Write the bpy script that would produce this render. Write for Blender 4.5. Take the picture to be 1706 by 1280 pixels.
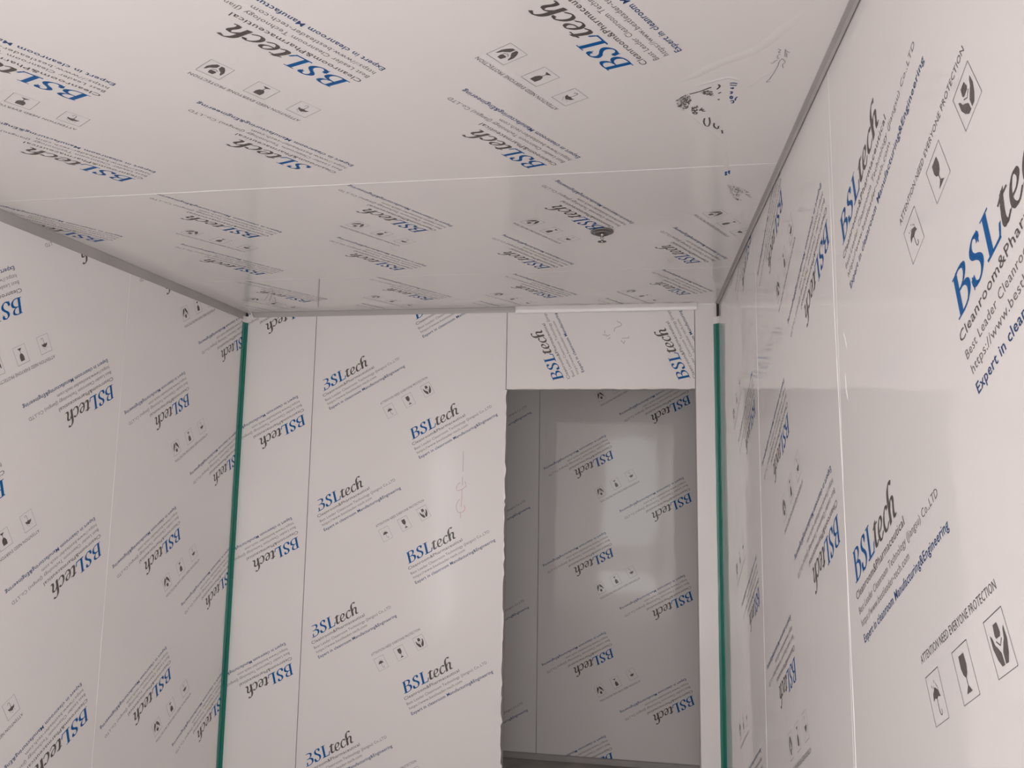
import bpy, math, random
import numpy as np
from mathutils import Matrix, Vector
from mathutils.geometry import tessellate_polygon

random.seed(7)
S = bpy.context.scene
for o in list(bpy.data.objects):
    bpy.data.objects.remove(o)
COL = S.collection

# ------------------------------------------------------------ camera
Z0 = 1.815                                   # eye height above the floor
cd = bpy.data.cameras.new('camera')
cd.sensor_width = 36.0
cd.lens = 1262.0 / 1706.0 * 36.0
cd.clip_start = 0.02
cam = bpy.data.objects.new('camera', cd)
COL.objects.link(cam)
ax = np.array([0.98664284, -0.00452027, -0.16283571])
ay = np.array([0.16216789, 0.1218199, 0.97921473])
az = np.array([0.01541032, -0.99254193, 0.12092577])
M = Matrix(((ax[0], -ax[1], -ax[2], 0), (ay[0], -ay[1], -ay[2], 0), (az[0], -az[1], -az[2], Z0), (0, 0, 0, 1)))
cam.matrix_world = M
S.camera = cam

# ------------------------------------------------------------ world, daylight, exposure
w = bpy.data.worlds.new('world')
S.world = w
w.use_nodes = True
w.node_tree.nodes['Background'].inputs['Color'].default_value = (0.9, 0.95, 1.0, 1)
w.node_tree.nodes['Background'].inputs['Strength'].default_value = 1.0
S.view_settings.view_transform = 'Standard'
S.view_settings.look = 'None'
S.view_settings.gamma = 1.0
S.view_settings.use_curve_mapping = False
S.view_settings.exposure = -0.03
S.cycles.max_bounces = 14
S.cycles.diffuse_bounces = 9
S.cycles.glossy_bounces = 6
S.cycles.caustics_reflective = True
S.cycles.sample_clamp_indirect = 6.0


def day_light(name, loc, sx, sz, power, color, rot):
    ld = bpy.data.lights.new(name, 'AREA')
    ld.shape = 'RECTANGLE'
    ld.size, ld.size_y = sx, sz
    ld.energy = power
    ld.color = color
    o = bpy.data.objects.new(name, ld)
    o.location = loc
    o.rotation_euler = rot
    COL.objects.link(o)
    return o


# daylight coming in through the window opening of the rear wall (behind the viewer)
WX0, WX1, WZ0, WZ1 = -0.52, 0.33, 0.80, 2.46          # opening in the rear wall
RY = -1.7
day_light('daylight', ((WX0 + WX1) / 2, RY - 0.11, (WZ0 + WZ1) / 2), WX1 - WX0, WZ1 - WZ0, 13.0, (1.0, 0.955, 0.94), (math.radians(90), 0, 0))
day_light('daylight', ((WX0 + WX1) / 2, RY - 0.11, 0.225), WX1 - WX0, 0.39, 3.4, (1.0, 0.955, 0.94), (math.radians(90), 0, 0))
# the wide doorway in the left wall, also behind the viewer
LY0, LY1, LTOP = -1.55, -0.35, 2.25
day_light('daylight', (-2.154 - 0.13, (LY0 + LY1) / 2, LTOP / 2), LY1 - LY0, LTOP - .04, 36.0, (1.0, 0.965, 0.95), (math.radians(90), 0, math.radians(-90)))
# and an unseen doorway added in the right wall to brighten the left wall
RY0, RY1 = -1.50, -0.62
day_light('daylight', (0.4076 + 0.13, (RY0 + RY1) / 2, LTOP / 2), RY1 - RY0, LTOP - .04, 82.0, (1.0, 0.96, 0.945), (math.radians(90), 0, math.radians(90)))


# ------------------------------------------------------------ materials
def mat(name, color, rough=0.5, coat=0.0, coat_rough=0.05, metal=0.0, wave=0.0, mottled=0.0, spec=0.5):
    m = bpy.data.materials.new(name)
    m.use_nodes = True
    nt = m.node_tree
    b = nt.nodes['Principled BSDF']
    b.inputs['Base Color'].default_value = (*color, 1)
    b.inputs['Roughness'].default_value = rough
    b.inputs['Metallic'].default_value = metal
    b.inputs['Coat Weight'].default_value = coat
    b.inputs['Coat Roughness'].default_value = coat_rough
    b.inputs['Specular IOR Level'].default_value = spec
    tc = nt.nodes.new('ShaderNodeTexCoord')
    if wave:
        n1 = nt.nodes.new('ShaderNodeTexNoise')
        n1.inputs['Scale'].default_value = 2.3
        n1.inputs['Detail'].default_value = 1.5
        n2 = nt.nodes.new('ShaderNodeTexNoise')
        n2.inputs['Scale'].default_value = 19.0
        n2.inputs['Detail'].default_value = 2.0
        mul = nt.nodes.new('ShaderNodeMath')
        mul.operation = 'MULTIPLY_ADD'
        mul.inputs[1].default_value = 0.05
        nt.links.new(tc.outputs['Object'], n1.inputs['Vector'])
        nt.links.new(tc.outputs['Object'], n2.inputs['Vector'])
        nt.links.new(n2.outputs['Fac'], mul.inputs[0])
        nt.links.new(n1.outputs['Fac'], mul.inputs[2])
        bp = nt.nodes.new('ShaderNodeBump')
        bp.inputs['Strength'].default_value = 1.0
        bp.inputs['Distance'].default_value = wave
        nt.links.new(mul.outputs[0], bp.inputs['Height'])
        nt.links.new(bp.outputs['Normal'], b.inputs['Coat Normal'])
    if mottled:
        n = nt.nodes.new('ShaderNodeTexNoise')
        n.inputs['Scale'].default_value = 6.0
        n.inputs['Detail'].default_value = 6.0
        nt.links.new(tc.outputs['Object'], n.inputs['Vector'])
        r = nt.nodes.new('ShaderNodeValToRGB')
        c = np.array(color)
        r.color_ramp.elements[0].position = 0.3
        r.color_ramp.elements[1].position = 0.7
        r.color_ramp.elements[0].color = (*(c * (1 - mottled)), 1)
        r.color_ramp.elements[1].color = (*np.minimum(c * (1 + mottled), 1), 1)
        nt.links.new(n.outputs['Fac'], r.inputs['Fac'])
        nt.links.new(r.outputs['Color'], b.inputs['Base Color'])
    return m


WAVE = 0.004
FILM = mat('white_panel_film', (0.79, 0.765, 0.755), 0.5, 0.85, 0.06, wave=WAVE, spec=0.3)
BACKFILM = mat('white_back_film', (0.79, 0.765, 0.755), 0.5, 0.75, 0.13, wave=WAVE, spec=0.3)
CEILFILM = mat('white_ceiling_film', (0.79, 0.765, 0.755), 0.5, 0.85, 0.13, wave=WAVE, spec=0.3)
GREY = mat('grey_print_ink', (0.10, 0.087, 0.081), 0.5, 0.4, 0.1, wave=WAVE, spec=0.3)
LIGHTGREY = mat('light_grey_print_ink', (0.18, 0.162, 0.155), 0.5, 0.4, 0.1, wave=WAVE, spec=0.3)
BLUE = mat('blue_print_ink', (0.0, 0.105, 0.34), 0.5, 0.2, 0.1, wave=WAVE, spec=0.15)
DBLUE = mat('dark_blue_print_ink', (0.006, 0.055, 0.19), 0.5, 0.35, 0.1, wave=WAVE, spec=0.3)
PENCIL = mat('pencil_marking', (0.38, 0.355, 0.35), 0.6)
RED = mat('pink_marker', (0.62, 0.42, 0.44), 0.6)
CORE = mat('panel_core', (0.62, 0.60, 0.59), 0.7)
STEEL = mat('bare_wall_core', (0.55, 0.53, 0.52), 0.7)
ALU = mat('grey_aluminium', (0.40, 0.38, 0.37), 0.5, metal=0.0, mottled=0.08)
WHITEPROF = mat('white_profile', (0.78, 0.755, 0.745), 0.35, 0.6, 0.08, wave=0.006)
EDGE = mat('lifted_clear_film', (0.84, 0.82, 0.81), 0.3, 0.8, 0.1)
GREEN = mat('green_protective_film', (0.0, 0.175, 0.13), 0.4, 0.5, 0.12, wave=0.01)
DARK = mat('gap_shade', (0.03, 0.027, 0.025), 0.8)  # near-black colour for the shade inside the gap above the coves
FLOORM = mat('grey_floor', (0.36, 0.33, 0.31), 0.5, mottled=0.18)
CHROME = mat('chrome', (0.55, 0.54, 0.53), 0.18, metal=1.0)
DCHROME = mat('dull_steel', (0.22, 0.21, 0.205), 0.35, metal=0.7)
MATS = [FILM, GREY, LIGHTGREY, BLUE, DBLUE, PENCIL, RED, CORE]
I_FILM, I_GREY, I_LG, I_BLUE, I_DBLUE, I_PEN, I_RED, I_CORE = range(8)


# ------------------------------------------------------------ flat ink shapes as triangle soups: list of (array n x 3 x 2, material index)
def fill(loops):
    """triangles of a polygon"""
    vs = [Vector((p[0], p[1], 0)) for p in loops]
    t = tessellate_polygon([vs])
    a = np.array([[loops[i] for i in f] for f in t], float)
    return up(a)


def up(a):
    if len(a) == 0:
        return a.reshape(0, 3, 2)
    e1 = a[:, 1] - a[:, 0]
    e2 = a[:, 2] - a[:, 0]
    neg = (e1[:, 0] * e2[:, 1] - e1[:, 1] * e2[:, 0]) < 0
    a[neg] = a[neg][:, ::-1]
    return a


def smooth(pts, n=5):
    p = [np.array(q, float) for q in pts]
    if len(p) < 3:
        return p
    q = [2 * p[0] - p[1]] + p + [2 * p[-1] - p[-2]]
    out = []
    for i in range(1, len(q) - 2):
        for k in range(n):
            t = k / n
            a, b, c, d = q[i - 1], q[i], q[i + 1], q[i + 2]
            out.append(0.5 * (2 * b + (c - a) * t + (2 * a - 5 * b + 4 * c - d) * t * t + (3 * b - a - 3 * c + d) * t ** 3))
    out.append(p[-1])
    return out


def ribbon(pts, width, curve=True):
    p = smooth(pts) if curve else [np.array(q, float) for q in pts]
    tri = []
    L = []
    for i in range(len(p)):
        a, b = p[max(i - 1, 0)], p[min(i + 1, len(p) - 1)]
        d = b - a
        d = d / (np.hypot(*d) + 1e-9)
        n = np.array([-d[1], d[0]]) * width / 2
        L.append((p[i] - n, p[i] + n))
    for i in range(len(L) - 1):
        tri.append([L[i][0], L[i + 1][0], L[i + 1][1]])
        tri.append([L[i][0], L[i + 1][1], L[i][1]])
    return up(np.array(tri))


def nib(pts, wn, ang, thin, curve=True):
    """broad-nib pen stroke: thick one way, thin the other"""
    p = smooth(pts, 6) if curve else [np.array(q, float) for q in pts]
    v = np.array([math.cos(ang), math.sin(ang)]) * wn / 2
    tri = []
    for a, b in zip(p[:-1], p[1:]):
        tri.append([a - v, b - v, b + v])
        tri.append([a - v, b + v, a + v])
    return np.concatenate([up(np.array(tri)), ribbon(pts, thin, curve)])


def logo_glyphs(cut_b=False, no_b=False):
    """'BSLtech' in a bold italic calligraphic serif, cap height 1, width 5.45"""
    a0 = math.radians(12)
    W, T = 0.225, 0.06
    blue, grey = [], []

    def put(dst, dx, strokes):
        for st in strokes:
            kind, pts = st[0], [(x + dx + 0.23 * y, y) for x, y in st[1]]
            if kind == 'n':
                dst.append(nib(pts, st[2] if len(st) > 2 else W, a0, T))
            elif kind == 'l':
                dst.append(nib(pts, st[2] if len(st) > 2 else W, a0, T, False))
            else:
                dst.append(ribbon(pts, st[2] if len(st) > 2 else T, False))
    B = [('n', [(.20, .985), (.46, .985), (.66, .90), (.68, .76), (.58, .62), (.38, .54)], .19),
         ('n', [(.30, .54), (.58, .51), (.74, .38), (.74, .20), (.60, .06), (.36, .015), (.16, .02)], .21), ('r', [(.18, .54), (.40, .54)], .05)]
    if cut_b:
        B += [('l', [(.16, .04), (.16, .30)], .12), ('r', [(-.02, .02), (.3, .02)], .045)]
    else:
        B += [('l', [(.16, .03), (.16, .97)]), ('r', [(-.06, .02), (.3, .02)], .045), ('r', [(-.02, .98), (.3, .98)], .045)]
    if not no_b:
        put(blue, 0.06, B)
    put(blue, 1.02, [('n', [(.60, .78), (.58, .92), (.42, .99), (.24, .93), (.17, .78), (.26, .62), (.44, .50), (.58, .36), (.60, .20), (.48, .05), (.28, .0), (.10, .08), (.04, .26)], .20),
                     ('r', [(.62, 1.0), (.63, .70)], .04), ('r', [(.03, -.02), (.02, .30)], .04)])
    put(blue, 1.88, [('l', [(.2, .03), (.2, .97)]), ('r', [(-.02, .98), (.42, .98)], .045), ('r', [(-.02, .025), (.72, .025)], .07),
                     ('n', [(.50, .03), (.68, .06), (.78, .30)], .11)])
    Wg = .22
    put_ = put

    def put(dst, dx, strokes):          # taller x-height for the lower-case letters
        put_(dst, dx, [(s[0], [(x * 1.1, y * 1.2 if y <= .6 else y) for x, y in s[1]]) + tuple(s[2:]) for s in strokes])
    put(grey, 2.72, [('n', [(.24, .78), (.16, .40), (.13, .14), (.24, .03), (.42, .12)], Wg), ('r', [(.0, .52), (.24, .56), (.46, .57)], .06), ('r', [(.0, .52), (.24, .74)], .05)])
    put(grey, 3.22, [('n', [(.10, .24), (.32, .27), (.45, .40), (.38, .53), (.22, .52), (.09, .36), (.07, .17), (.18, .03), (.34, .02), (.50, .13)], .17)])
    put(grey, 3.86, [('n', [(.47, .45), (.40, .54), (.26, .53), (.11, .38), (.07, .18), (.17, .03), (.33, .02), (.50, .13)], .18)])
    put(grey, 4.42, [('n', [(.16, .0), (.15, .45), (.15, .82), (.24, 1.02), (.40, 1.10), (.52, 1.03)], Wg), ('n', [(.17, .30), (.30, .48), (.46, .53), (.55, .42), (.49, .18), (.54, .03), (.70, .05)], .19)])
    put(grey, 4.42, [('r', [(.48, 1.06), (.54, .98)], .11)])
    k = 0.055
    return np.concatenate(blue) * k, np.concatenate(grey) * k


def text_soup(body, x0, x1, y, cap, bold=0.0, res=2, cjk=False):
    c = bpy.data.curves.new('txt', 'FONT')
    c.body = body
    c.size = 1.0
    c.resolution_u = res
    c.offset = bold
    c.space_character = 1.06
    o = bpy.data.objects.new('txt', c)
    COL.objects.link(o)
    dg = bpy.context.evaluated_depsgraph_get()
    dg.update()
    ev = o.evaluated_get(dg)
    me = ev.to_mesh()
    me.calc_loop_triangles()
    n = len(me.vertices)
    co = np.zeros(n * 3)
    me.vertices.foreach_get('co', co)
    co = co.reshape(-1, 3)[:, :2]
    t = np.zeros(len(me.loop_triangles) * 3, int)
    me.loop_triangles.foreach_get('vertices', t)
    a = co[t.reshape(-1, 3)]
    ev.to_mesh_clear()
    bpy.data.objects.remove(o)
    bpy.data.curves.remove(c)
    mn, mx = a[..., 0].min(), a[..., 0].max()
    a = a.copy()
    a[..., 0] = x0 + (a[..., 0] - mn) * (x1 - x0) / (mx - mn)
    a[..., 1] = y + a[..., 1] * cap / 0.70
    return up(a)


TEXTS = [
    (text_soup('Cleanroom&Pharmaceutical', -.012, .310, -.0285, .0150, .004), I_GREY),
    (text_soup('Best Leader Cleanroom Technology (Jiangsu) Co.,LTD', -.011, .455, -.0560, .0135), I_LG),
    (text_soup('https://www.bestleader-tech.com', -.009, .298, -.0800, .0135), I_LG),
    (text_soup('Expert in cleanroom Manufacturing&Engineering', -.011, .462, -.1085, .0150, .010), I_DBLUE),
]


def icon_soup():
    out = [text_soup('ATTENTION NEED EVERYONE PROTECTION', .252, .543, -.2240, .0120)]

    def box(x, w, h=.066, y=-.244):
        out.append(ribbon([(x, y), (x + w, y), (x + w, y - h), (x, y - h), (x, y), (x + w, y)], .0011, False))

        def tr(pts):
            return [(x + p[0] * w, y - h + p[1] * h) for p in pts]
        return tr
    f = box(.254, .0555)
    out.append(fill(f([(.24, .46), (.30, .60), (.50, .70), (.70, .60), (.76, .46), (.62, .50), (.50, .46), (.38, .50)])))
    out.append(ribbon(f([(.5, .5), (.5, .22), (.56, .14), (.64, .17), (.65, .24)]), .0014))
    for q in ((.3, .78), (.42, .74), (.52, .84), (.62, .76), (.68, .70)):
        out.append(ribbon(f([q, (q[0] + .02, q[1] - .07)]), .001, False))
    f = box(.369, .0555)
    out.append(fill(f([(.34, .84), (.66, .84), (.68, .62), (.62, .48), (.53, .42), (.47, .42), (.38, .48), (.32, .62)])))
    out.append(ribbon(f([(.5, .44), (.5, .22)]), .0018, False))
    out.append(fill(f([(.33, .14), (.67, .14), (.53, .26), (.47, .26)])))
    f = box(.485, .0555)
    out.append(fill(f([(.40, .84), (.60, .84), (.64, .66), (.60, .60), (.40, .60), (.36, .66)])))
    out.append(ribbon(f([(.36, .56), (.5, .46), (.64, .56)]), .0016, False))
    hand = [(.14, .72), (.21, .66), (.26, .52), (.34, .46), (.46, .34), (.47, .14), (.34, .14), (.22, .28), (.13, .48)]
    out.append(fill(f(hand)))
    out.append(fill(f([(1 - x, y) for x, y in hand])))
    return np.concatenate(out)


ICONS = icon_soup()
LOGO = {k: logo_glyphs(k == 'cut', k == 'nob') for k in ('full', 'cut', 'nob')}


def xf(a, u, v, deg):
    c, s = math.cos(math.radians(deg)), math.sin(math.radians(deg))
    return np.stack([u + a[..., 0] * c - a[..., 1] * s, v + a[..., 0] * s + a[..., 1] * c], -1)


def clip(a, u0, u1, v0, v1):
    if len(a) == 0:
        return a
    mn, mx = a.min(1), a.max(1)
    inside = (mn[:, 0] >= u0) & (mx[:, 0] <= u1) & (mn[:, 1] >= v0) & (mx[:, 1] <= v1)
    outside = (mx[:, 0] <= u0) | (mn[:, 0] >= u1) | (mx[:, 1] <= v0) | (mn[:, 1] >= v1)
    res = [a[inside]]
    extra = []
    for t in a[~inside & ~outside]:
        poly = [tuple(p) for p in t]
        for axis, lim, sg in ((0, u0, 1), (0, u1, -1), (1, v0, 1), (1, v1, -1)):
            new = []
            for i in range(len(poly)):
                p, q = poly[i], poly[(i + 1) % len(poly)]
                dp, dq = (p[axis] - lim) * sg, (q[axis] - lim) * sg
                if dp >= 0:
                    new.append(p)
                if (dp >= 0) != (dq >= 0):
                    k = dp / (dp - dq)
                    new.append((p[0] + (q[0] - p[0]) * k, p[1] + (q[1] - p[1]) * k))
            poly = new
            if len(poly) < 3:
                break
        for i in range(1, len(poly) - 1):
            extra.append([poly[0], poly[i], poly[i + 1]])
    if extra:
        res.append(np.array(extra, float))
    return np.concatenate(res)


def block(u, v, deg, icons=False, kind='full'):
    b, g = LOGO[kind]
    out = [(xf(b, u, v, deg), I_BLUE), (xf(g, u, v, deg), I_GREY)]
    out += [(xf(t, u, v, deg), i) for t, i in TEXTS]
    if icons:
        out.append((xf(ICONS, u, v, deg), I_GREY))
    return out


def mesh_obj(name, verts, faces, mats, idx=None, parent=None, smooth_shade=False):
    me = bpy.data.meshes.new(name)
    me.from_pydata([tuple(v) for v in verts], [], faces)
    for m in (mats if isinstance(mats, (list, tuple)) else [mats]):
        me.materials.append(m)
    if idx is not None:
        me.polygons.foreach_set('material_index', np.array(idx, dtype=np.int32))
    if smooth_shade:
        me.polygons.foreach_set('use_smooth', np.ones(len(faces), dtype=bool))
    me.update()
    o = bpy.data.objects.new(name, me)
    COL.objects.link(o)
    if parent:
        o.parent = parent
    return o


class Frame:
    def __init__(self, origin, U, V):
        self.o, self.U, self.V = (np.array(x, float) for x in (origin, U, V))
        self.N = np.cross(self.U, self.V)

    def p(self, u, v, n=0.0):
        return self.o + self.U * u + self.V * v + self.N * n


F_BACK = Frame((0, 3.8636, Z0), (1, 0, 0), (0, 0, 1))
F_LEFT = Frame((-2.154, 0, Z0), (0, 1, 0), (0, 0, 1))
F_RIGHT = Frame((0.4076, 0, Z0), (0, -1, 0), (0, 0, 1))
F_CEIL = Frame((0, 0, Z0 + 0.884), (1, 0, 0), (0, -1, 0))
F_FAR = Frame((0, 5.13, Z0), (1, 0, 0), (0, 0, 1))
F_REAR = Frame((0, RY, Z0), (-1, 0, 0), (0, 0, 1))
FLOORV = -1.815
TOPV = 0.884


def panel(fr, rect, prints, parent, thick=0.05, film=FILM, name='wall_panel', lift=0.0):
    """one sandwich panel: a bevelled slab whose front carries the printed film"""
    u0, u1, v0, v1 = rect
    b = 0.0012
    V, Fc, I = [], [], []
    ring = [((u0, v0), (u0 + b, v0 + b)), ((u1, v0), (u1 - b, v0 + b)), ((u1, v1), (u1 - b, v1 - b)), ((u0, v1), (u0 + b, v1 - b))]
    for (eu, ev), (iu, iv) in ring:
        V += [fr.p(eu, ev, -thick + lift), fr.p(eu, ev, -b + lift), fr.p(iu, iv, lift)]
    for i in range(4):
        j = (i + 1) % 4
        Fc += [[i * 3, j * 3, j * 3 + 1, i * 3 + 1], [i * 3 + 1, j * 3 + 1, j * 3 + 2, i * 3 + 2]]
        I += [I_CORE, I_FILM]
    Fc.append([2, 5, 8, 11]); I.append(I_FILM)
    Fc.append([9, 6, 3, 0]); I.append(I_CORE)
    soup = []
    for a, i in prints:
        a = clip(a, u0 + b, u1 - b, v0 + b, v1 - b)
        if len(a):
            soup.append((a, i))
    base = len(V)
    if soup:
        A = np.concatenate([a for a, i in soup])
        mi = np.concatenate([np.full(len(a), i) for a, i in soup])
        flat = A.reshape(-1, 2)
        # overlapping pen strokes lie microns apart, like layers of ink
        off = 0.0003 + lift + np.random.default_rng(3).integers(0, 60, len(A)) * 3e-6 * ((mi == I_BLUE) | (mi == I_GREY) | (mi == I_PEN) | (mi == I_DBLUE))
        P = fr.o + flat[:, :1] * fr.U + flat[:, 1:] * fr.V + fr.N * np.repeat(off, 3)[:, None]
        V = V + P.tolist()
        n = len(A)
        idx = (np.arange(n * 3) + base).reshape(-1, 3)
        Fc += idx.tolist()
        I += mi.tolist()
    return mesh_obj(name, V, Fc, [film] + MATS[1:], I, parent)


def box(name, lo, hi, m, parent=None, kind=None, bev=0.0):
    x0, y0, z0 = lo
    x1, y1, z1 = hi
    v = [(x0, y0, z0), (x1, y0, z0), (x1, y1, z0), (x0, y1, z0), (x0, y0, z1), (x1, y0, z1), (x1, y1, z1), (x0, y1, z1)]
    f = [[3, 2, 1, 0], [4, 5, 6, 7], [0, 1, 5, 4], [1, 2, 6, 5], [2, 3, 7, 6], [3, 0, 4, 7]]
    o = mesh_obj(name, v, f, m, parent=parent)
    if bev:
        md = o.modifiers.new('bevel', 'BEVEL')
        md.width = bev
        md.segments = 2
    if kind:
        o['kind'] = kind
    return o


def ridge(name, fr, pts, width, height, m, parent, jitter=0.0, curve=False, taper=True):
    """a low raised fold of film lying on a surface"""
    p = smooth(pts, 6) if curve else [np.array(q, float) for q in pts]
    if not curve:
        q = []
        for a, b in zip(p[:-1], p[1:]):
            k = max(1, int(np.hypot(*(b - a)) / 0.03))
            q += [a + (b - a) * t / k for t in range(k)]
        p = q + [p[-1]]
    V, Fc = [], []
    n = len(p)
    K = 5
    for i in range(n):
        a, b = p[max(i - 1, 0)], p[min(i + 1, n - 1)]
        d = (b - a) / (np.hypot(*(b - a)) + 1e-9)
        nn = np.array([-d[1], d[0]])
        s = (min(1.0, 0.15 + min(i, n - 1 - i) / max(2, n * 0.2)) if taper else 1.0) * (1 + jitter * random.uniform(-.6, .6))
        off = nn * jitter * width * random.uniform(-.4, .4)
        for k in range(K):
            t = -1 + 2 * k / (K - 1)
            c = p[i] + off + nn * t * width * s / 2
            V.append(fr.p(c[0], c[1], height * s * (1 - t * t) - 0.0002))
    for i in range(n - 1):
        for k in range(K - 1):
            Fc.append([i * K + k, (i + 1) * K + k, (i + 1) * K + k + 1, i * K + k + 1])
    # orientation
    o = mesh_obj(name, V, Fc, m, parent=parent, smooth_shade=True)
    return o


def pen(strokes, width, i, curve=True):
    return [(ribbon(s, width, curve and len(s) > 2), i) for s in strokes]


def in_poly(p, poly):
    c = False
    j = len(poly) - 1
    for i in range(len(poly)):
        (xi, yi), (xj, yj) = poly[i], poly[j]
        if (yi > p[1]) != (yj > p[1]) and p[0] < (xj - xi) * (p[1] - yi) / (yj - yi) + xi:
            c = not c
        j = i
    return c


def speckle(poly, n, i):
    """torn remains of print, crushed into short dashes"""
    a = np.array(poly)
    lo, hi = a.min(0), a.max(0)
    out = []
    ang = random.uniform(-.6, .6)
    while len(out) < n:
        p = np.array([random.uniform(lo[0], hi[0]), random.uniform(lo[1], hi[1])])
        if not in_poly(p, poly):
            continue
        t = ang + random.uniform(-.9, .9) + (1.57 if random.random() < .35 else 0)
        L = random.uniform(.003, .009)
        d = np.array([math.cos(t), math.sin(t)]) * L / 2
        bend = np.array([-d[1], d[0]]) * random.uniform(-.6, .6)
        out.append(ribbon([p - d, p + bend, p + d], random.uniform(.0008, .0026)))
    return [(np.concatenate(out), i)]

# marks found on the panels, in metres on each surface (u, v)
BLOBS= [[(0.1494, -1.6977), (0.158, -1.6876), (0.1745, -1.6962), (0.1778, -1.7146), (0.1663, -1.7098), (0.1564, -1.7052)], [(0.0952, -1.7236), (0.1103, -1.7056), (0.1228, -1.7007), (0.1278, -1.7279), (0.1247, -1.7549), (0.1167, -1.7857), (0.1088, -1.7633), (0.0968, -1.7547)], [(0.132, -1.7664), (0.1446, -1.7593), (0.1475, -1.7755), (0.1477, -1.8007), (0.1395, -1.8032), (0.1351, -1.7881)], [(0.1491, -1.7757), (0.1585, -1.7699), (0.1634, -1.7883), (0.1533, -1.787)], [(0.2689, -2.2628), (0.327, -2.3142), (0.3493, -2.3575), (0.359, -2.4008), (0.3355, -2.3507), (0.3119, -2.3375), (0.3321, -2.4082), (0.3175, -2.4118), (0.2965, -2.3614)]]
SMEAR= [[(0.1228, -1.7007), (0.1457, -1.6907), (0.1576, -1.6827), (0.1693, -1.6748)], [(0.1673, -1.8253), (0.1675, -1.848), (0.1735, -1.868), (0.1805, -1.8689), (0.1822, -1.8499), (0.1781, -1.823)], [(0.1929, -1.8551), (0.1948, -1.8747), (0.2047, -1.8878), (0.2057, -1.8722)], [(0.2161, -1.8972), (0.22, -1.9178)], [(0.1838, -1.6642), (0.1879, -1.6741), (0.1829, -1.6861)], [(0.188, -1.7062), (0.1937, -1.7004)], [(0.1899, -1.7329), (0.1935, -1.7367)]]
SMEAR_BLUE= [[(0.2089, -1.6629), (0.2173, -1.6625), (0.2254, -1.6667)], [(0.2098, -1.6708), (0.2248, -1.6744)], [(0.2121, -1.6837), (0.2188, -1.6878), (0.2172, -1.6813)], [(0.2136, -1.7031), (0.2181, -1.7021), (0.2183, -1.7103), (0.2143, -1.7097)], [(0.2167, -1.7298), (0.2181, -1.7217), (0.2219, -1.7272), (0.2213, -1.7354), (0.2167, -1.7298)], [(0.2194, -1.747), (0.2255, -1.7444), (0.2276, -1.7549), (0.2221, -1.7559)], [(0.2329, -1.727), (0.23, -1.7349), (0.2304, -1.7451)], [(0.2552, -2.1865), (0.267, -2.1701)], [(0.2537, -2.1729), (0.2667, -2.1613)], [(0.2574, -2.2004), (0.2691, -2.1883)]]
SCRIB= [[(0.2901, -1.5347), (0.2962, -1.5397), (0.2932, -1.5477), (0.298, -1.5498)], [(0.2939, -1.5564), (0.2984, -1.5563)], [(0.2937, -1.5592), (0.2957, -1.5711), (0.2996, -1.5716)], [(0.3056, -1.5382), (0.3094, -1.5671)], [(0.3084, -1.5456), (0.3164, -1.5523)], [(0.3105, -1.553), (0.3138, -1.5706)], [(0.3053, -1.5738), (0.3017, -1.5836), (0.3013, -1.603), (0.2989, -1.621), (0.2973, -1.6348), (0.2919, -1.6596)], [(0.3053, -1.5738), (0.314, -1.5882), (0.3104, -1.5982), (0.3145, -1.6124)], [(0.2845, -1.5901), (0.2889, -1.5893), (0.2923, -1.5823), (0.2968, -1.577)], [(0.2959, -1.6497), (0.2883, -1.6672), (0.2967, -1.6667)], [(-1.817, -3.4562), (-1.87, -3.5357), (-1.9064, -3.5823), (-1.9239, -3.5679)], [(-1.7444, -3.3599), (-1.7857, -3.4358), (-1.8828, -3.5973)], [(-1.8142, -3.5166), (-1.8501, -3.6005), (-1.8995, -3.6739)], [(-1.869, -3.6702), (-1.8477, -3.6656)], [(-1.8849, -3.7087), (-1.8664, -3.7038)], [(-1.8325, -3.6671), (-1.8389, -3.7064)], [(-1.7992, -3.7102), (-1.8145, -3.7563), (-1.7897, -3.7794)], [(-1.4309, -3.1914), (-1.6796, -3.7486)], [(-1.6093, -3.5737), (-1.5677, -3.5903)]]
HDR= [[(-0.1021, 0.8004), (-0.0845, 0.7924), (-0.077, 0.7819), (-0.0846, 0.7744), (-0.1097, 0.7645), (-0.1147, 0.7466)], [(-0.1625, 0.7525), (-0.1625, 0.737)], [(-0.1725, 0.7295), (-0.1524, 0.7291)], [(-0.1574, 0.7215), (-0.1423, 0.7264), (-0.1348, 0.7314)], [(-0.1474, 0.7059), (-0.1348, 0.716)], [(-0.0747, 0.71), (-0.0423, 0.7121)], [(-0.0397, 0.7197), (-0.0423, 0.7095)], [(-0.0797, 0.6998), (-0.0648, 0.6843), (-0.0622, 0.6996)]]
REDD= [[(-0.8937, 0.1255), (-0.8936, 0.0202)], [(-0.8951, -0.0069), (-0.8947, -0.0508)]]
RED= [[(-0.8812, -0.0303), (-0.8755, -0.0538), (-0.8977, -0.071), (-0.915, -0.0781), (-0.9256, -0.0715), (-0.9209, -0.0478), (-0.9055, -0.0375)], [(-0.896, -0.071), (-0.8964, -0.1248), (-0.899, -0.1617)], [(-0.9069, -0.1217), (-0.9203, -0.1421), (-0.9231, -0.1723), (-0.9122, -0.1888), (-0.8949, -0.1884), (-0.8796, -0.1747), (-0.8819, -0.1513)], [(-0.9018, -0.1886), (-0.9011, -0.2186)]]
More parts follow.
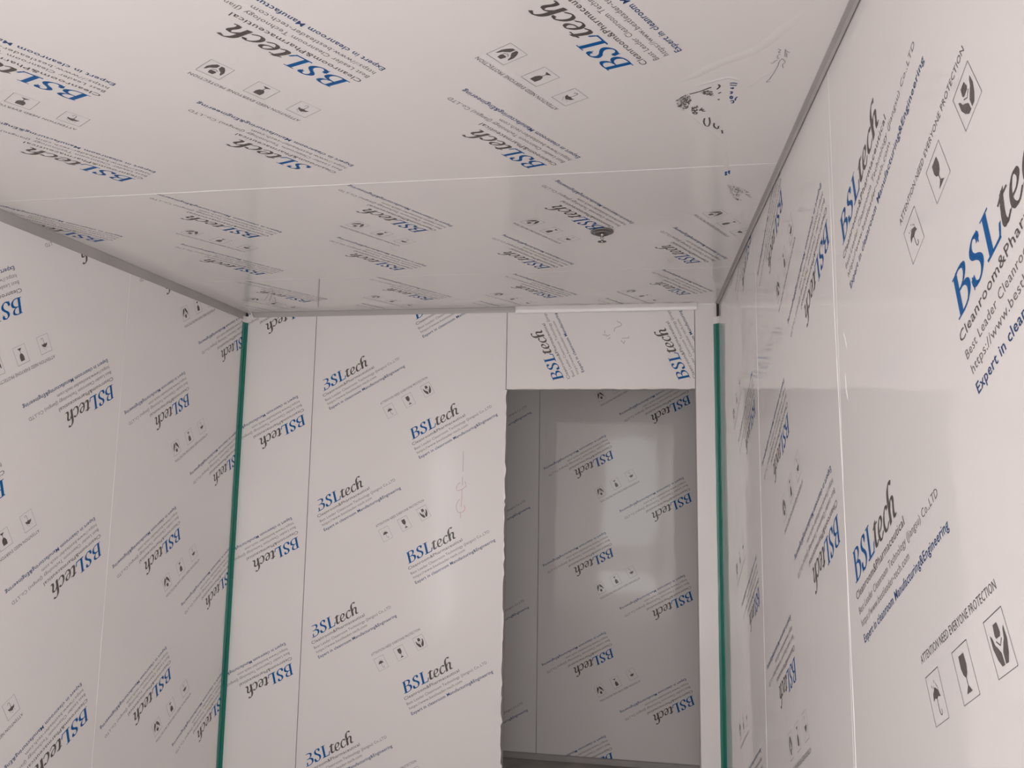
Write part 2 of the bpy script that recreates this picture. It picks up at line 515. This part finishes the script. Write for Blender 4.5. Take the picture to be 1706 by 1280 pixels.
WRC= [[(0.0882, -1.65), (0.1317, -1.6145), (0.1787, -1.5742), (0.2463, -1.5303), (0.2923, -1.4581), (0.3238, -1.3949)], [(0.2447, -1.6981), (0.2759, -1.6442), (0.3077, -1.6087)], [(0.0999, -1.7497), (0.1816, -1.8871), (0.2318, -1.9819), (0.2645, -2.1884), (0.337, -2.3903)], [(0.1291, -1.6689), (0.1983, -1.6388), (0.2327, -1.6564)]]
WRR= [[(-1.5825, 0.2991), (-1.5672, 0.2804), (-1.5572, 0.2582)], [(-1.5705, 0.2569), (-1.5712, 0.2209)], [(-1.5763, 0.2156), (-1.5726, 0.1792), (-1.5627, 0.1568)], [(-1.5121, -0.4152), (-1.5046, -0.4387)], [(-1.5772, -0.3908), (-1.5655, -0.4201)]]


# ============================================================ the room shell
def film_cols(specs, deg):
    out = []
    for u, vs, icons, kind in specs:
        for v in vs:
            out += block(u, v, deg, icons, kind)
    return out


def wall_core(name, fr, u0, u1, v0=FLOORV, v1=TOPV, t0=-0.0505, t1=-0.10):
    vs = [fr.p(u, v, n) for n in (t1, t0) for u, v in ((u0, v0), (u1, v0), (u1, v1), (u0, v1))]
    f = [[3, 2, 1, 0], [4, 5, 6, 7], [0, 1, 5, 4], [1, 2, 6, 5], [2, 3, 7, 6], [3, 0, 4, 7]]
    o = mesh_obj(name, vs, f, STEEL)
    o['kind'] = 'structure'
    return o


XL, XR, YB = -2.154, 0.4076, 3.8636
# floor
fl = box('floor', (XL - 0.6, RY - 0.1, -0.08), (2.2, 5.25, 0.0), FLOORM, kind='structure')

# ---- left wall (u = Y)
wl = wall_core('wall_left', F_LEFT, -0.314, YB + 0.05)
for q in ((RY, LY0, FLOORV, TOPV), (LY0, LY1, LTOP - Z0, TOPV), (LY1, -0.316, FLOORV, TOPV)):
    panel(F_LEFT, q, [], wl, thick=.1)
panel(F_LEFT, (-0.314, 0.747, FLOORV, TOPV), film_cols([(0.695, [.87, .225, -.42, -1.06], True, 'full'), (0.19, [.48, -.17, -.81], False, 'full')], 209.5), wl)
panel(F_LEFT, (0.749, 1.810, FLOORV, TOPV), film_cols([(1.755, [.87, .225, -.42, -1.06], True, 'full'), (1.245, [.48, -.17, -.81], False, 'full')], 209.5), wl)
panel(F_LEFT, (1.812, 2.8735, FLOORV, TOPV), film_cols([(2.817, [1.0, .355, -.288, -.928, -1.57], True, 'full'), (2.31, [.606, -.035, -.68, -1.32], False, 'full')], 209.5), wl)
panel(F_LEFT, (2.8745, YB, FLOORV, TOPV), film_cols([(3.872, [.77, .122, -.50, -1.14], True, 'full'), (3.36, [1.01, .378, -.265, -.905, -1.55], False, 'full')], 209.5), wl)
ridge('film_edge', F_LEFT, [(2.876, -1.80), (2.874, 0.60)], .0045, .0014, EDGE, wl, .25)
ridge('film_edge', F_LEFT, [(1.811, -1.80), (1.811, 0.84)], .0045, .0014, EDGE, wl, .25)

# ---- right wall (u = -Y)
wr = wall_core('wall_right', F_RIGHT, -(YB + 0.05), 0.50)
for q in ((-RY0, -RY, FLOORV, TOPV), (-RY1, -RY0, LTOP - Z0, TOPV), (0.502, -RY1, FLOORV, TOPV)):
    panel(F_RIGHT, q, [], wr, thick=.1)
panel(F_RIGHT, (-0.559, 0.50, FLOORV, TOPV), film_cols([(-0.49, [.47, -.19, -.84, -1.48], True, 'full'), (.03, [.852, .207, -.44, -1.09], False, 'full')], 29), wr)
panel(F_RIGHT, (-1.620, -0.561, FLOORV, TOPV), film_cols([(-1.556, [1.11, .468, -.192, -.84, -1.48], True, 'full'), (-1.033, [.852, .207, -1.09], False, 'full')], 29.5), wr)
panel(F_RIGHT, (-2.6675, -1.621, FLOORV, TOPV), film_cols([(-1.675, [.565, -.066, -.705, -1.35], True, 'full'), (-2.167, [.83, .187, -.461, -1.10], False, 'full')], 209.5), wr)
panel(F_RIGHT, (-YB, -2.6685, FLOORV, TOPV), film_cols([(-2.755, [.92, .29, -.36, -1.0], True, 'full')], 209.5), wr)
ridge('film_edge', F_RIGHT, [(-2.668, -1.80), (-2.668, 0.85)], .0032, .0012, EDGE, wr, .3)
ridge('film_edge', F_RIGHT, [(-1.600, -1.60), (-1.606, -.45), (-1.618, -.1), (-1.640, 0.34), (-1.645, 0.80)], .0026, .0012, EDGE, wr, .3)
for s in WRR:
    ridge('film_blister', F_RIGHT, s, .006, .0016, EDGE, wr, .3, True)

# ---- back wall (u = X) with the doorway
DX0, DX1, DTOP = -0.6738, 0.2890, 0.4500
wb = wall_core('wall_back', F_BACK, XL, DX0 - .002)
c2 = wall_core('wall_core', F_BACK, DX1 + .002, XR); c2.parent = wb
c3 = wall_core('wall_core', F_BACK, DX0 - .002, DX1 + .002, DTOP + .002, TOPV); c3.parent = wb
panel(F_BACK, (XL, -1.7400, FLOORV, TOPV), film_cols([(-1.787, [.955, .318, -.336, -.985], False, 'full')], 208.5), wb, film=BACKFILM)
panel(F_BACK, (-1.7366, DX0 - .0016, FLOORV, TOPV),
      film_cols([(-1.680, [.441, -.205, -.856, -1.495], True, 'cut'), (-1.171, [.828, .183, -.459, -1.105], False, 'full')], 29.2)
      + pen(REDD, .0022, I_PEN) + pen(RED, .0028, I_RED), wb, film=BACKFILM)
panel(F_BACK, (DX0 + .0012, DX1 - .001, DTOP, TOPV), block(-.370, .504, 115) + block(.264, .503, 115) + pen(HDR, .0028, I_PEN), wb, film=BACKFILM)
panel(F_BACK, (DX1 + .0015, XR, FLOORV, TOPV), [], wb, film=BACKFILM)
# torn film left hanging along the doorway's left edge and under the header
V, Fc = [], []
v = DTOP - 0.005
while v > FLOORV + .03:
    V += [F_BACK.p(DX0 - .004, v, .0012), F_BACK.p(DX0 + random.choice([.001, .002, .004, .007, .010]) * random.uniform(.5, 1.1), v, .001 + random.uniform(0, .004))]
    v -= random.uniform(.012, .05)
for i in range(len(V) // 2 - 1):
    Fc.append([2 * i, 2 * i + 2, 2 * i + 3, 2 * i + 1])
mesh_obj('torn_film_edge', V, Fc, EDGE, parent=wb)
V, Fc = [], []
u = DX0 + .004
while u < DX1 - .01:
    V += [F_BACK.p(u, DTOP + .003, .0012), F_BACK.p(u, DTOP - random.choice([.001, .001, .002, .004]) * random.uniform(.5, 1.1), .001 + random.uniform(0, .003))]
    u += random.uniform(.008, .05)
for i in range(len(V) // 2 - 1):
    Fc.append([2 * i, 2 * i + 1, 2 * i + 3, 2 * i + 2])
mesh_obj('torn_film_edge', V, Fc, EDGE, parent=wb)

# ---- rear wall behind the viewer, with the daylight openings
wk = None
holes = [(-WX1, -WX0)]
us = [-XR, -WX1, -WX0, -XL]
for a, b in zip(us[:-1], us[1:]):
    h = next((q for q in holes if abs(q[0] - a) < 1e-6), None)
    for v0, v1 in ([(FLOORV, TOPV)] if not h else [(FLOORV, .03 - Z0), (.42 - Z0, WZ0 - Z0), (WZ1 - Z0, TOPV)]):
        o = panel(F_REAR, (a, b, v0, v1), [], wk, thick=.1, name='wall_rear' if wk is None else 'wall_panel')
        if wk is None:
            wk = o
            o['kind'] = 'structure'

# ---- ceiling (u = X, v = -Y)
cl = wall_core('ceiling', F_CEIL, XL - .05, XR + .05, -YB, -RY)
CA = 120
near = film_cols([(-2.13, [-1.98], True, 'full'), (-1.509, [-2.004], True, 'full'), (-.902, [-2.034], True, 'nob'), (-.251, [-2.061], True, 'full'),
                  (-1.92, [-1.50], False, 'full'), (-1.281, [-1.522], False, 'full'), (-.640, [-1.543], False, 'full'), (-.004, [-1.558], False, 'full')], CA)
near += pen([s for s in SCRIB[:10]], .0022, I_PEN) + pen(SMEAR, .0042, I_GREY) + pen(SMEAR_BLUE[:7], .0036, I_DBLUE)
for s, k in zip(BLOBS[:4], (42, 120, 55, 18)):
    near += speckle(s, k, I_GREY)
far = film_cols([(-2.028, [-2.556], False, 'full'), (-1.392, [-2.578], False, 'full'), (-.746, [-2.586], False, 'full'), (-.108, [-2.630], False, 'full'),
                 (-1.632, [-3.085], True, 'full'), (-.982, [-3.078], True, 'full'), (-.357, [-3.120], True, 'full'), (.262, [-3.108], True, 'full')], 118.5)
far += [(fill([(.2530, -2.1700), (.2672, -2.1600), (.2695, -2.1885), (.2568, -2.2010)]), I_BLUE)] + speckle(BLOBS[4], 120, I_GREY)
third = film_cols([(-1.655, [-3.625], False, 'full'), (-1.008, [-3.640], False, 'full'), (-.384, [-3.655], False, 'full'), (.26, [-3.655], False, 'full'),
                   (-1.913, [-4.13], True, 'full'), (-1.266, [-4.14], True, 'full'), (-.64, [-4.15], True, 'full'), (0.0, [-4.15], True, 'full')], 121)
third += pen(SCRIB[10:17], .0038, I_PEN) + pen(SCRIB[17:], .0035, I_PEN)
panel(F_CEIL, (XL, XR, -YB, -3.191), third, cl, film=CEILFILM, name='ceiling_panel')
panel(F_CEIL, (XL, XR, -3.1895, -2.1265), far, cl, film=CEILFILM, name='ceiling_panel')
panel(F_CEIL, (XL, XR, -2.1255, -1.0625), near, cl, film=CEILFILM, name='ceiling_panel')
panel(F_CEIL, (XL, XR, -1.0615, 0.0), film_cols([(-1.46, [-.95], True, 'full'), (-.81, [-.95], True, 'full'), (-.17, [-.95], True, 'full'), (-1.2, [-.46], False, 'full'), (-.56, [-.46], False, 'full'), (.08, [-.46], False, 'full')], CA), cl, film=CEILFILM, name='ceiling_panel')
panel(F_CEIL, (XL, XR, .001, -RY), [], cl, film=CEILFILM, name='ceiling_panel')
ridge('film_edge', F_CEIL, [(XL + .05, -2.126), (-1.0, -2.124), (XR - .05, -2.130)], .005, .0016, EDGE, cl, .3)
for i, s in enumerate(WRC):
    ridge('film_crease', F_CEIL, s, [.030, .016, .012, .012][i], [.0009, .0005, .0007, .0012][i], CEILFILM, cl, .1, True)

# ---- grey angle profiles where ceiling and walls meet
def angle_trim(name, fr_wall, u0, u1, leg, out, m):
    """an L profile: a leg on the wall, a leg on the ceiling, with a shallow cove between"""
    prof = [(TOPV - leg, 0.0), (TOPV - leg, .0022), (TOPV - out * .55, .0030), (TOPV - .0035, out * .45), (TOPV - .0025, out), (TOPV, out)]
    V = [fr_wall.p(u, v, n) for u in (u0, u1) for v, n in prof]
    k = len(prof)
    Fc = [[i, i + 1, k + i + 1, k + i] for i in range(k - 1)] + [list(range(k))[::-1], list(range(k, 2 * k))]
    o = mesh_obj(name, V, Fc, m)
    o['kind'] = 'structure'
    return o


angle_trim('trim_1', F_LEFT, RY, YB - .002, .042, .007, ALU)
angle_trim('trim_2', F_RIGHT, -(YB - .002), -RY, .003, .017, ALU)
angle_trim('trim_3', F_BACK, XL + .045, -.63, .027, .030, mat('grey_trim', (0.47, 0.45, 0.44), 0.5, 0.5, 0.2))
# crumpled white film flashing over the header
t4 = mesh_obj('trim_4', *(lambda n: ([F_BACK.p(-.63 + .93 * i / n, v + random.uniform(-.0012, .0012), q + random.uniform(-.0015, .0015)) for i in range(n + 1)
                                      for v, q in ((TOPV - .034, .0025), (TOPV - .030, .008), (TOPV - .020, .004), (TOPV - .012, .011), (TOPV - .004, .020), (TOPV - .001, .034))],
                                     [[i * 6 + k, (i + 1) * 6 + k, (i + 1) * 6 + k + 1, i * 6 + k + 1] for i in range(n) for k in range(5)]))(46), [EDGE], smooth_shade=True)
t4['kind'] = 'structure'

# ---- corridor beyond the doorway
wf = wall_core('wall_corridor', F_FAR, XL - .5, 2.1)
panel(F_FAR, (XL - .5, -.6585, FLOORV, TOPV), film_cols([(-1.17, [.30, -.343, -1.0, -1.655], False, 'full'), (-1.68, [.55, -.09, -.73], True, 'full')], 29.5), wf)
panel(F_FAR, (-.6560, .41, FLOORV, TOPV), film_cols([(.338, [1.2, .556, -.088, -.715, -1.36], True, 'full'), (-.170, [.83, .185, -.457, -1.097, -1.741], False, 'full')], 209), wf)
panel(F_FAR, (.412, 2.1, FLOORV, TOPV), [], wf)
for s in ([(-.615, .50), (-.612, .40)], [(-.612, .36), (-.617, .22), (-.613, .14)], [(-.616, .02), (-.612, -.10)], [(-.606, -.14), (-.612, -.2)], [(.29, .36), (.295, .2)]):
    ridge('film_blister', F_FAR, s, .006, .003, EDGE, wf, .4, True)
cc = box('ceiling_corridor', (XL - .5, YB + .1, Z0 + TOPV), (2.1, 5.13, Z0 + TOPV + .06), CEILFILM, kind='structure')
e1 = box('wall_corridor_left', (XL - .56, YB + .05, 0), (XL - .5, 5.2, Z0 + TOPV), FILM, kind='structure')
e2 = box('wall_corridor_right', (2.1, YB + .05, 0), (2.16, 5.2, Z0 + TOPV), FILM, kind='structure')
b3 = box('wall_corridor_front', (XR + .101, YB + .05, 0), (2.1, YB + .10, Z0 + TOPV), FILM, kind='structure')
bb = box('baseboard_corridor', (XL - .5, 5.105, 0), (2.1, 5.1295, .035), ALU, kind='structure', bev=.003)


# ============================================================ things
def thing(name, label, cat, loc):
    o = bpy.data.objects.new(name, None)
    o.location = loc
    COL.objects.link(o)
    o['label'] = label
    o['category'] = cat
    return o


def to_local(o, root):
    o.parent = root
    o.matrix_parent_inverse = Matrix.Identity(4)
    o.data.transform(Matrix.Translation(-root.location))
    return o


def sweep_up(name, prof, z0, z1, m, lean=0.0, wob=0.0, n=40):
    k = len(prof)
    V, Fc = [], []
    for i in range(n + 1):
        z = z0 + (z1 - z0) * i / n
        for j, (x, y) in enumerate(prof):
            q = random.uniform(-wob, wob) if 0 < j < k - 1 else 0
            V.append((x + q, y - abs(q) * .5 - lean * (1 - i / n), z))
    for i in range(n):
        for j in range(k):
            jj = (j + 1) % k
            Fc.append([i * k + j, i * k + jj, (i + 1) * k + jj, (i + 1) * k + j])
    Fc.append(list(range(k))[::-1])
    Fc.append([n * k + j for j in range(k)])
    return mesh_obj(name, V, Fc, m)


def corner(name_label, side, xw, a, b, top):
    """a: reach along the side wall, b: reach along the back wall; the cover bellies slightly into the room"""
    s = 1 if side == 'l' else -1
    r = thing('corner_strip', name_label, 'corner strip', (xw, YB, 0))
    e = .0006

    def prof(d):
        return [(xw + s * e, YB - e), (xw + s * e, YB - a - d), (xw + s * (.0035 + d), YB - a - d), (xw + s * (b * .30 + d), YB - a * .52 - d),
                (xw + s * (b * .62 + d), YB - a * .30 - d), (xw + s * (b + d), YB - .0035 - d), (xw + s * (b + d), YB - e)]
    pr = prof(0)
    b, a = (b, a) if s > 0 else (b * .86, a)
    pc = prof(.0014)
    if s < 0:
        pr, pc = pr[::-1], pc[::-1]
    to_local(sweep_up('cove_profile', pr, 0.0, top + .036, WHITEPROF), r)
    g = to_local(sweep_up('green_cover', pc, 0.002, top, GREEN, wob=.0006), r)
    g['label'] = 'dark green protective film over the cove'
    # fold line along the cover
    xf_, yf_ = xw + s * (b * .46 + .002), YB - a * .41 - .002
    V, Fc = [], []
    n = 50
    for i in range(n + 1):
        z = .01 + (top - .02) * i / n
        q = random.uniform(-.0005, .0005)
        V += [(xf_ - .0022 + q, yf_ + .0006, z), (xf_ + q, yf_ - .0022, z), (xf_ + .0022 + q, yf_ + .0006, z)]
    for i in range(n):
        for j in range(2):
            Fc.append([i * 3 + j, i * 3 + j + 1, (i + 1) * 3 + j + 1, (i + 1) * 3 + j])
    to_local(mesh_obj('film_fold', V, Fc, GREEN), r)
    # dark block standing for the shade in the gap between cove and ceiling
    w_ = .010
    x0, x1 = sorted((xw + s * .0008, xw + s * (.0008 + w_)))
    to_local(box('gap_shade_block', (x0, YB - w_ - .004, top + .0365), (x1, YB - .0008, Z0 + TOPV - .003), DARK), r)
    return r


corner('green film covered corner strip where left wall meets the printed back wall', 'l', XL, .038, .012, Z0 + .826)
corner('green film covered corner strip beside the doorway, against the right wall', 'r', XR, .020, .030, Z0 + .777)


def lathe(name, prof, m, seg=40, teeth=0):
    V, Fc = [], []
    k = len(prof)
    for i in range(seg):
        t = 2 * math.pi * i / seg
        for j, (r, z) in enumerate(prof):
            rr = r
            if teeth and j in (2, 3) and i % 4 in (1, 2):
                rr = r * .74
            V.append((rr * math.cos(t), rr * math.sin(t), z))
    for i in range(seg):
        for j in range(k - 1):
            a, b = i * k + j, ((i + 1) % seg) * k + j
            Fc.append([a, b, b + 1, a + 1])
    return mesh_obj(name, V, Fc, m, smooth_shade=True)


def tube(name, pts, r, m, seg=10):
    V, Fc = [], []
    for i, p in enumerate(pts):
        a = Vector(pts[max(i - 1, 0)])
        b = Vector(pts[min(i + 1, len(pts) - 1)])
        d = (b - a).normalized()
        x = d.orthogonal().normalized() if abs(d.x) > .9 else d.cross(Vector((1, 0, 0))).normalized()
        y = d.cross(x)
        rr = r[i] if isinstance(r, (list, tuple)) else r
        for j in range(seg):
            t = 2 * math.pi * j / seg
            V.append(tuple(Vector(p) + x * math.cos(t) * rr + y * math.sin(t) * rr))
    for i in range(len(pts) - 1):
        for j in range(seg):
            jj = (j + 1) % seg
            Fc.append([i * seg + j, i * seg + jj, (i + 1) * seg + jj, (i + 1) * seg + j])
    Fc.append(list(range(seg))[::-1])
    Fc.append([(len(pts) - 1) * seg + j for j in range(seg)])
    return mesh_obj(name, V, Fc, m, smooth_shade=True)


sp = thing('fire_sprinkler', 'small metal fire sprinkler head hanging below the printed ceiling', 'fire sprinkler', (-.122, 2.664, Z0 + TOPV))


def add(o):
    o.parent = sp
    return o


# cup-shaped escutcheon, open below
add(lathe('escutcheon', [(.0395, -.0005), (.0415, -.002), (.0415, -.0050), (.0385, -.0065), (.0330, -.0068), (.0300, -.0052), (.0270, -.0100), (.0262, -.0120), (.0240, -.0120), (.0235, -.0060), (.012, -.0045), (.0, -.0045)], DCHROME, 48))
add(tube('sprinkler_body', [(0, 0, -.0046), (0, 0, -.016), (0, 0, -.0165), (0, 0, -.020)], [.0055, .0055, .0042, .0042], CHROME, 14))
for s in (-1, 1):
    add(tube('frame_arm', [(s * .0040, 0, -.018), (s * .0055, 0, -.024), (s * .0045, 0, -.031), (s * .0015, 0, -.0365)], .0016, CHROME, 8))
add(tube('centre_pin', [(0, 0, -.020), (0, 0, -.023), (0, 0, -.031), (0, 0, -.0345)], [.0012, .0020, .0020, .0012], CHROME, 10))
add(lathe('deflector', [(.0, -.0365), (.006, -.0365), (.0160, -.0385), (.0160, -.0397), (.006, -.0380), (.0, -.0380)], DCHROME, 48, 12))
add(tube('deflector_screw', [(0, 0, -.0375), (0, 0, -.0400), (0, 0, -.0415), (0, 0, -.0440)], [.0032, .0032, .0022, .0010], CHROME, 12))
